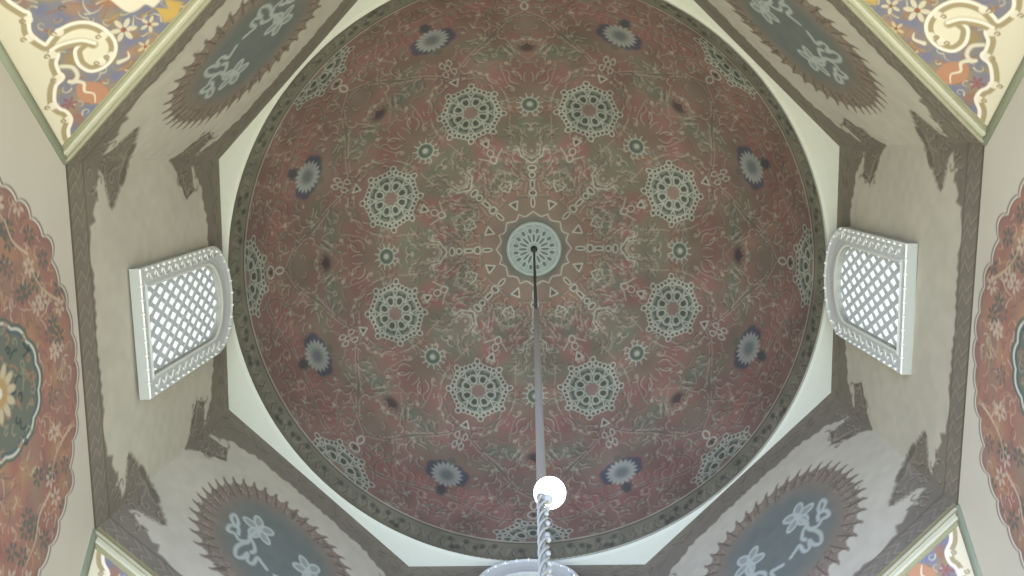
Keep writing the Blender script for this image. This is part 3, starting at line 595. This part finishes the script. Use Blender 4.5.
# ================================================================== WINDOWS
def arch(hw, z0, zs, n=20, dy=0.0):
    P = [(-hw, z0), (hw, z0)]; P += [(hw * math.cos(PI * k / n), zs + hw * math.sin(PI * k / n)) for k in range(n + 1)]; return P
def build_window(name, k, off, z0):
    nx, ny = NIN[k]; X0 = A
    root = bpy.data.objects.new(name, None)
    def W(s, dep, z): return (nx * (X0 - dep) - ny * s, ny * (X0 - dep) + nx * s, z)
    OH, IH = 0.68, 0.46; zs_o = 11.34; zs_i = 11.12; n = 24
    zb_i = z0 + 0.17; D = 0.105
    out = [(-OH, z0), (OH, z0)] + [(OH * math.cos(PI * j / n), zs_o + (12.02 - zs_o) * math.sin(PI * j / n)) for j in range(n + 1)]
    inn = [(-IH, zb_i), (IH, zb_i)] + [(IH * math.cos(PI * j / n), zs_i + IH * math.sin(PI * j / n)) for j in range(n + 1)]
    bm = bmesh.new(); N = len(out)
    def ring_(L, dep, sc=1.0): return [bm.verts.new(W(off + x, dep, z)) for x, z in L]
    mid = [((x * .55 + a * .45), (z * .55 + b * .45)) for (x, z), (a, b) in zip(out, inn)]
    mid2 = [((x * .25 + a * .75), (z * .25 + b * .75)) for (x, z), (a, b) in zip(out, inn)]
    rows = [ring_(out, 0.0), ring_(out, D), ring_([(x * .93 + a * .07, z * .93 + b * .07) for (x, z), (a, b) in zip(out, inn)], D + .012), ring_([(x * .84 + a * .16, z * .84 + b * .16) for (x, z), (a, b) in zip(out, inn)], D - .004),
            ring_(mid, D - 0.012), ring_(mid2, D - .008), ring_([(x * .12 + a * .88, z * .12 + b * .88) for (x, z), (a, b) in zip(out, inn)], D + .006), ring_(inn, D - 0.002), ring_(inn, 0.0)]
    for i, (a, b) in enumerate(zip(rows, rows[1:])):
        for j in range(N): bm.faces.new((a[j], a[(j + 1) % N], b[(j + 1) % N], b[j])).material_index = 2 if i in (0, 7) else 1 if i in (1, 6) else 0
    bm.normal_update(); fr = bm_obj(name, bm, [M_FRAME, M_FRAME2, M_SIDE]); structure(fr)
    # carved beads along the outer edge and leaf reliefs in the border
    bm = bmesh.new()
    seg = [(-OH, z0 + i * .155) for i in range(1, 14)] + [(OH, z0 + i * .155) for i in range(1, 14)] + [(-OH + i * .15, z0) for i in range(1, 9)] + [(OH * .95 * math.cos(PI * j / 12), zs_o + .64 * math.sin(PI * j / 12)) for j in range(13)]
    for (x, z) in seg:
        m_ = Matrix.Translation(W(off + x * .96, D + .010, min(z, 12.0))) @ Matrix.Diagonal((0.020, 0.020, 0.034, 1)); bmesh.ops.create_icosphere(bm, subdivisions=1, radius=1, matrix=m_)
    bm_obj('beading', bm, M_FRAME2, fr, True)
    bm = bmesh.new()
    for i in range(11):
        for sx in (-1, 1):
            z = z0 + 0.2 + i * 0.19; tube(bm, [W(off + sx * (.57 + .045 * math.sin(q * PI * 2)), D - .008, z + q * .17) for q in (0, .2, .4, .6, .8, 1)], 0.011, 5)
    bm_obj('carved_scroll', bm, M_FRAME2, fr, True)
    # lattice: two families of slanting bars cut to the arched opening
    bm = bmesh.new()
    def inside(x, z): return abs(x) <= IH + .004 and z >= zb_i - .004 and (z <= zs_i or math.hypot(x, z - zs_i) <= IH + .004)
    px, pz = 0.165, 0.30
    for fam in (-1, 1):
        c = -12.0
        for i in range(-12, 30):
            pts = []
            for j in range(600):
                z = zb_i + j * (zs_i + IH - zb_i) / 599; x = -IH + i * px + fam * (z - zb_i) * px / pz - (0 if fam > 0 else 0)
                if inside(x, z): pts.append((x, z))
            if len(pts) > 6: bar(bm, W(off + pts[0][0], .045 + fam * .003, pts[0][1]), W(off + pts[-1][0], .045 + fam * .003, pts[-1][1]), 0.054, 0.012, up=(nx, ny, 0))
    bm_obj('lattice', bm, M_LATT, fr)
    bm = bmesh.new(); vs = [bm.verts.new(W(off + x * .995, 0.022, z)) for x, z in inn]; bm.faces.new(vs)
    ext = bmesh.ops.extrude_face_region(bm, geom=bm.faces[:]); bmesh.ops.translate(bm, verts=[v for v in ext['geom'] if isinstance(v, bmesh.types.BMVert)], vec=(-nx * .012, -ny * .012, 0))
    bm_obj('pane', bm, M_PANE, fr)
build_window('window_1', 0, -0.10, 9.20); build_window('window_2', 4, 0.02, 9.40); build_window('window_3', 6, 0.04, 9.25); build_window('window_4', 2, 0.0, 9.25)

# ================================================================== CEILING ROSE
AP = (APX, 0.0, ZD + RISE)
rose = thing('ceiling_rose', 'round carved pale green-grey plaster rose at the very top of the dome', 'ceiling rose', (AP[0], AP[1], AP[2] - 0.055))
bm = bmesh.new(); lathe(bm, [(0.46, 0.05), (0.47, 0.0), (0.45, -0.02), (0.42, -0.012), (0.41, 0.0), (0.1, -0.004)], n=64); bm_obj('disc', bm, M_ROSE, rose, True)
bm = bmesh.new(); tube(bm, [(0.43 * math.cos(t), 0.43 * math.sin(t), -0.02) for t in np.linspace(0, 2 * PI, 65)[:-1]], 0.014, 6, True); bm_obj('rim', bm, M_ROSEL, rose, True)
bm = bmesh.new()
for k in range(16):
    a = k * PI / 8; R0, R1 = .10, .235
    def E(rc, ra, rb, aa): return [(rc * math.cos(aa) + ra * math.cos(t) * math.cos(aa) - rb * math.sin(t) * math.sin(aa), rc * math.sin(aa) + ra * math.cos(t) * math.sin(aa) + rb * math.sin(t) * math.cos(aa), -0.012) for t in np.linspace(0, 2 * PI, 15)[:-1]]
    tube(bm, E(.19, .085, .032, a), 0.008, 5, True); tube(bm, E(.31, .055, .040, a + PI / 16), 0.008, 5, True)
    tube(bm, E(.375, .026, .03, a), 0.007, 5, True)
bm_obj('filigree', bm, M_ROSEL, rose, True)
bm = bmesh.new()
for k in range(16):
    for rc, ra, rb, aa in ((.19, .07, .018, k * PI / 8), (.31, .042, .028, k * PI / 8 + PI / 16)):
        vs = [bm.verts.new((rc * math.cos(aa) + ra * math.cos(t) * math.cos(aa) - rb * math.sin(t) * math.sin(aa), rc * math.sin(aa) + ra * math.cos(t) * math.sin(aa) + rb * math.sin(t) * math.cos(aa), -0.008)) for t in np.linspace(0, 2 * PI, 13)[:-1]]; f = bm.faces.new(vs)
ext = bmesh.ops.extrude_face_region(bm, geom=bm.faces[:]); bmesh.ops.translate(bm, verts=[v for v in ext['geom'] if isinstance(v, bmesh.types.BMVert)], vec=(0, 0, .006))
bm_obj('inlay', bm, M_ROSED, rose)  # dark flat plates laid on the disc inside the filigree loops
bm = bmesh.new(); lathe(bm, [(0.05, 0.0), (0.06, -0.02), (0.035, -0.05), (0.02, -0.07)], n=20); bm_obj('hook_cap', bm, M_CABLE, rose, True)

# ================================================================== HANGING LAMP
lamp = thing('hanging_lamp', 'long straight rod hanging from the dome centre with a lit white globe', 'hanging lamp', (AP[0], AP[1], 0))
bm = bmesh.new(); lathe(bm, [(0.019, 9.5), (0.019, AP[2] - 0.12)], n=14); bm_obj('cable', bm, M_CABLE, lamp, True)
bm = bmesh.new(); lathe(bm, [(0.020, 4.32), (0.026, 4.34), (0.026, 9.6), (0.022, 9.64)], n=18); bm_obj('sleeve', bm, M_SLEEVE, lamp, True)
bm = bmesh.new(); lathe(bm, [(0.010, 2.9), (0.010, 4.36)], n=10)
for k in range(3): tube(bm, [(0.021 * math.cos(t + k * 2.09), 0.021 * math.sin(t + k * 2.09), 2.9 + t * 0.05) for t in np.arange(0, 29, .35)], 0.006, 6)
for k in range(15): 
    m_ = Matrix.Translation((-0.022 * (1 if k % 2 else .8), 0.004, 2.93 + k * .1 + .03 * math.sin(k * 2.3))) @ Matrix.Diagonal((0.015, 0.015, 0.02, 1)); bmesh.ops.create_icosphere(bm, subdivisions=1, radius=1, matrix=m_)
bm_obj('twisted_chain', bm, M_CHAIN, lamp, True)
gx, gy, gz = -0.04, 0.0, 4.425
bm = bmesh.new(); bmesh.ops.create_uvsphere(bm, u_segments=36, v_segments=20, radius=0.081, matrix=Matrix.Translation((gx, gy - 0.0, gz))); globe = bm_obj('globe', bm, M_BULB, lamp, True); globe['label'] = 'glowing white glass globe'
bm = bmesh.new(); lathe(bm, [(0.018, 4.31), (0.026, 4.33), (0.026, 4.375), (0.02, 4.39)], c=(gx + .012, gy, 0), n=16)
tube(bm, [(gx + .012, gy, 4.315), (gx + .02, gy, 4.29), (-.01, 0, 4.285), (0, 0, 4.30)], 0.006, 6); tube(bm, [(-.0, .0, 4.29), (-.02, -.01, 4.26), (-.045, -.005, 4.25), (-.05, 0, 4.28)], 0.005, 6)
bm_obj('lamp_holder', bm, M_CHAIN, lamp, True)
